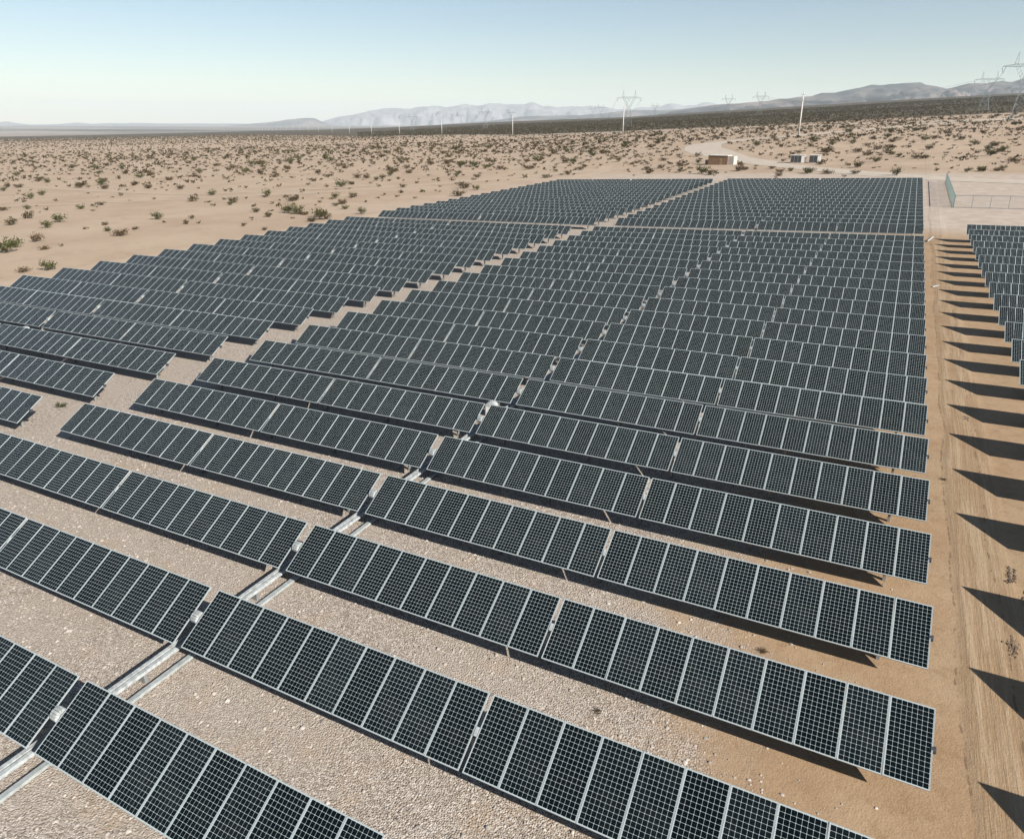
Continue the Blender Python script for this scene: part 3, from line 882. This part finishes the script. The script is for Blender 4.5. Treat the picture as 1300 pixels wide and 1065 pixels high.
SPECIAL = [(-49.3,238.4,1.5,0,'dark shrub beyond the far edge of the middle block, left of the pair of containers'),
 (-41.8,242.0,1.4,0,'dark shrub between the shed and the left container'),
 (-37.4,229.2,1.6,1,'brown shrub close to the far panel edge below the left container'),
 (-35.2,234.6,1.3,0,'dark shrub on the pale ground just below the containers'),
 (-28.9,226.7,2.1,0,'wide dark shrub at the far panel edge below the right container'),
 (-23.6,223.7,1.9,1,'brown green shrub at the far panel edge right of the containers'),
 (-16.4,223.5,1.5,0,'small dark shrub at the far panel edge, further right of the containers'),
 (-6.0,217.1,2.0,2,'bright green shrub at the far right corner of the middle block'),
 (-154.9,80.8,1.9,2,'large green shrub, tallest of the near left cluster'),
 (-148.0,74.3,1.5,2,'round green shrub just below the tallest shrub of the near left cluster'),
 (-122.6,72.0,1.5,1,'brown green shrub with a companion close to the left panel edge'),
 (-155.4,138.1,1.8,2,'wide green shrub in mid desert above the left panel edge'),
 (-119.2,108.8,1.9,2,'wide dark green shrub close above the left panel edge'),
 (-127.1,56.9,1.5,2,'green shrub at the far left edge of the picture near the panels'),
 (-101.5,47.0,1.2,2,'lone green tuft on smooth sand beside the leftmost panels'),
 (-312.1,168.3,2.2,0,'dark shrub standing out at the far left of the open desert')]
def hue(k): return ('olive','brown','green')[k % 3]
rec = [(a, b_, s, k, lab) for a, b_, s, k, lab in SPECIAL]
zs = set()
for q in order[:NI]:
    k = int(rng.integers(9))
    if rl[q] > .05: zone = 'on the slope beyond the right end of the curving road'
    elif w[q] < 150: zone = 'on open sand left of the solar field'
    elif rl[q] < -.35: zone = 'in the mid desert at far left'
    else: zone = 'in the desert above the left block'
    sz = 'large' if size[q] > 1.35 else ('medium' if size[q] > .95 else 'small')
    rec.append((x[q], y[q], size[q], k, '%s %s desert shrub %s' % (sz, hue(k), zone)))
for a, b_, s, k, lab in rec:
    o = link('desert_shrub', HI[k])
    o.location = (a, b_, gz(a, b_) - .03); o.rotation_euler = (0, 0, random.uniform(0, 6.28))
    o.scale = (s * random.uniform(.9, 1.25), s * random.uniform(.85, 1.1), s * random.uniform(.75, 1.0))
    tag(o, lab, 'shrub', 'creosote shrubs scattered over the desert')

def scatter(templates, x, y, s, zs=1.0):
    Vs = []; Fs = []; base = 0
    pick = rng.integers(len(templates), size=len(x)); Z_ = ground_z(x, y) - .05
    for t, (TV, TF) in enumerate(templates):
        idx = np.where(pick == t)[0]
        if not len(idx): continue
        a = rng.uniform(0, 2 * PI, len(idx)); c, sn = np.cos(a), np.sin(a); ss = s[idx]
        vx = (TV[None, :, 0] * c[:, None] - TV[None, :, 1] * sn[:, None]) * ss[:, None] * rng.uniform(.85, 1.3, (len(idx), 1))
        vy = (TV[None, :, 0] * sn[:, None] + TV[None, :, 1] * c[:, None]) * ss[:, None]
        vz = TV[None, :, 2] * ss[:, None] * zs
        Vv = np.stack([vx + x[idx, None], vy + y[idx, None], vz + Z_[idx, None]], -1).reshape(-1, 3)
        Ff = (TF[None] + (np.arange(len(idx)) * len(TV))[:, None, None] + base).reshape(-1, 4)
        Vs.append(Vv); Fs.append(Ff); base += len(Vv)
    return np.concatenate(Vs), np.concatenate(Fs)
rest = order[NI:]
V1, F1 = scatter(LO, x[rest], y[rest], size[rest] * 1.0, .85)
# far plain: dense low brush
xa, ya, wa, ra = sample(34000, 700, 2300, -.20, .72)
wl = np.interp(ra, [-.69,-.59,-.35,-.18,0,.14,.36,.59,.69], [2450,2400,2150,1400,880,760,700,770,800])
k_ = (wa > wl + 8) & (rng.random(len(xa)) < np.interp(wa, [700, 1200, 2300], [1.0, .9, .6]))
xa, ya, wa = xa[k_], ya[k_], wa[k_]
sa = rng.uniform(1.0, 2.2, len(xa)) * np.interp(wa, [700, 2300], [1.0, 1.9])
V2, F2 = scatter(TINY, xa, ya, sa, .8)
xb, yb, wb, rb = sample(20000, 700, 2400, -.74, .15)
wlb = np.interp(rb, [-.69,-.59,-.35,-.18,0,.14], [2450,2400,2150,1400,880,760])
k_ = (wb < wlb - 6); xb, yb, wb = xb[k_], yb[k_], wb[k_]
bb = ~blocked(xb, yb); xb, yb, wb = xb[bb], yb[bb], wb[bb]
sb_ = rng.uniform(.9, 1.8, len(xb)) * np.interp(wb, [700, 2400], [1.1, 1.6])
V3, F3 = scatter(TINY, xb, yb, sb_, .8)
Vall = np.concatenate([V1, V2, V3]); Fall = np.concatenate([F1, F2 + len(V1), F3 + len(V1) + len(V2)])
mi = rng.random(len(Fall)) < .0
o = link('desert_scrub', np_mesh('desert_scrub', Vall, Fall, [M_leaf[0]]))
tag(o, 'countless small dark desert shrubs covering the distant plain', 'scrub', kind='stuff')

# loose stones between the nearest rows
ns = 44000
gx = rng.uniform(-46, -1, ns); gy = rng.uniform(-8, 34, ns)
kk = rng.random(ns) < np.interp(gx, [-46, -9, -3, -1], [1, 1, .25, .05]); gx, gy = gx[kk], gy[kk]
gs = np.clip(rng.lognormal(-3.65, .48, len(gx)), .011, .085)
OCT = np.array([(1,0,0),(0,1,0),(-1,0,0),(0,-1,0),(0,0,.75),(.7,.7,.2),(-.7,.6,.25),(0,0,-.5)], float)
TF = np.array([(0,5,4,4),(5,1,4,4),(1,6,4,4),(6,2,4,4),(2,3,4,4),(3,0,4,4)])
TF3 = TF[:, :3]
Vs = []; Fs = []
a = rng.uniform(0, 2 * PI, len(gx)); c, sn = np.cos(a), np.sin(a); z0 = ground_z(gx, gy)
jit = rng.uniform(.7, 1.3, (len(gx), 8, 3))
TV = OCT[None] * jit
vx = (TV[..., 0] * c[:, None] - TV[..., 1] * sn[:, None]) * gs[:, None] + gx[:, None]
vy = (TV[..., 0] * sn[:, None] + TV[..., 1] * c[:, None]) * gs[:, None] + gy[:, None]
vz = TV[..., 2] * gs[:, None] + z0[:, None] + .004
V_ = np.stack([vx, vy, vz], -1).reshape(-1, 3)
F_ = (TF3[None] + (np.arange(len(gx)) * 8)[:, None, None]).reshape(-1, 3)
o = link('gravel', np_mesh('gravel', V_, F_, [M_stone]))
tag(o, 'loose pale gravel stones strewn between the nearest panel rows', 'gravel', kind='stuff')

# dry twig clumps on the sand by the lane
for k, (a, b_, s, lab) in enumerate([(2.95,21.2,.42,'dry dark twig clump on the sand above the lowest big shadow'),(2.6,16.6,.34,'dry dark twig clump on the sand beside the lowest shadow'),
        (3.3,19.6,.30,'small dry twig clump between the two lowest shadows'),(2.2,37.6,.28,'small dry twig clump between shadows in the mid lane')]):
    Vt, Ft, Mt = shrub_template(60, 700 + k, 1.0, .35, 14)
    o = link('dry_brush', np_mesh('dry_brush', Vt, Ft, [simple('dry_twig', (.13,.09,.06), .9), M_stem], Mt))
    o.location = (a, b_, gz(a, b_)); o.scale = (s * .75, s * 1.9, s * .16); tag(o, lab, 'dry brush')

for a, b_, s, k, lab in [(-49.2,16.7,.55,2,'flat green weed tuft alone on the gravel aisle between the blocks'),
        (-4.6,12.8,.22,1,'small dry weed on bare soil between rows near the right row ends'),
        (-8.5,8.0,.18,0,'small dark weed in the gravel below the lowest full row gap'),
        (-2.6,15.0,.20,1,'small brown weed on soil just under a right row end'),
        (0.9,28.7,.20,0,'small dark weed beside the lane at a right row end')]:
    o = link('weed_tuft', HI[k]); o.location = (a, b_, gz(a, b_) - .01); o.rotation_euler = (0, 0, random.uniform(0, 6))
    o.scale = (s, s * .8, s * .5); tag(o, lab, 'weed')

# ------------------------------------------------------------------ haze
HAZE = 4.0e-5
hm = bpy.data.materials.new('haze'); hm.use_nodes = True
for n in list(hm.node_tree.nodes): hm.node_tree.nodes.remove(n)
ho = hm.node_tree.nodes.new('ShaderNodeOutputMaterial'); hv = hm.node_tree.nodes.new('ShaderNodeVolumePrincipled')
hv.inputs['Color'].default_value = (.88,.96,1.0,1); hv.inputs['Density'].default_value = HAZE; hv.inputs['Anisotropy'].default_value = 0.0
hm.node_tree.links.new(hv.outputs[0], ho.inputs['Volume'])
b = MB(); b.box(-33000, 33000, -33000, 33000, -80, 900)
o = b.build('haze', hm); tag(o, 'pale blue desert haze over the distant plain and mountains', 'haze', kind='stuff')
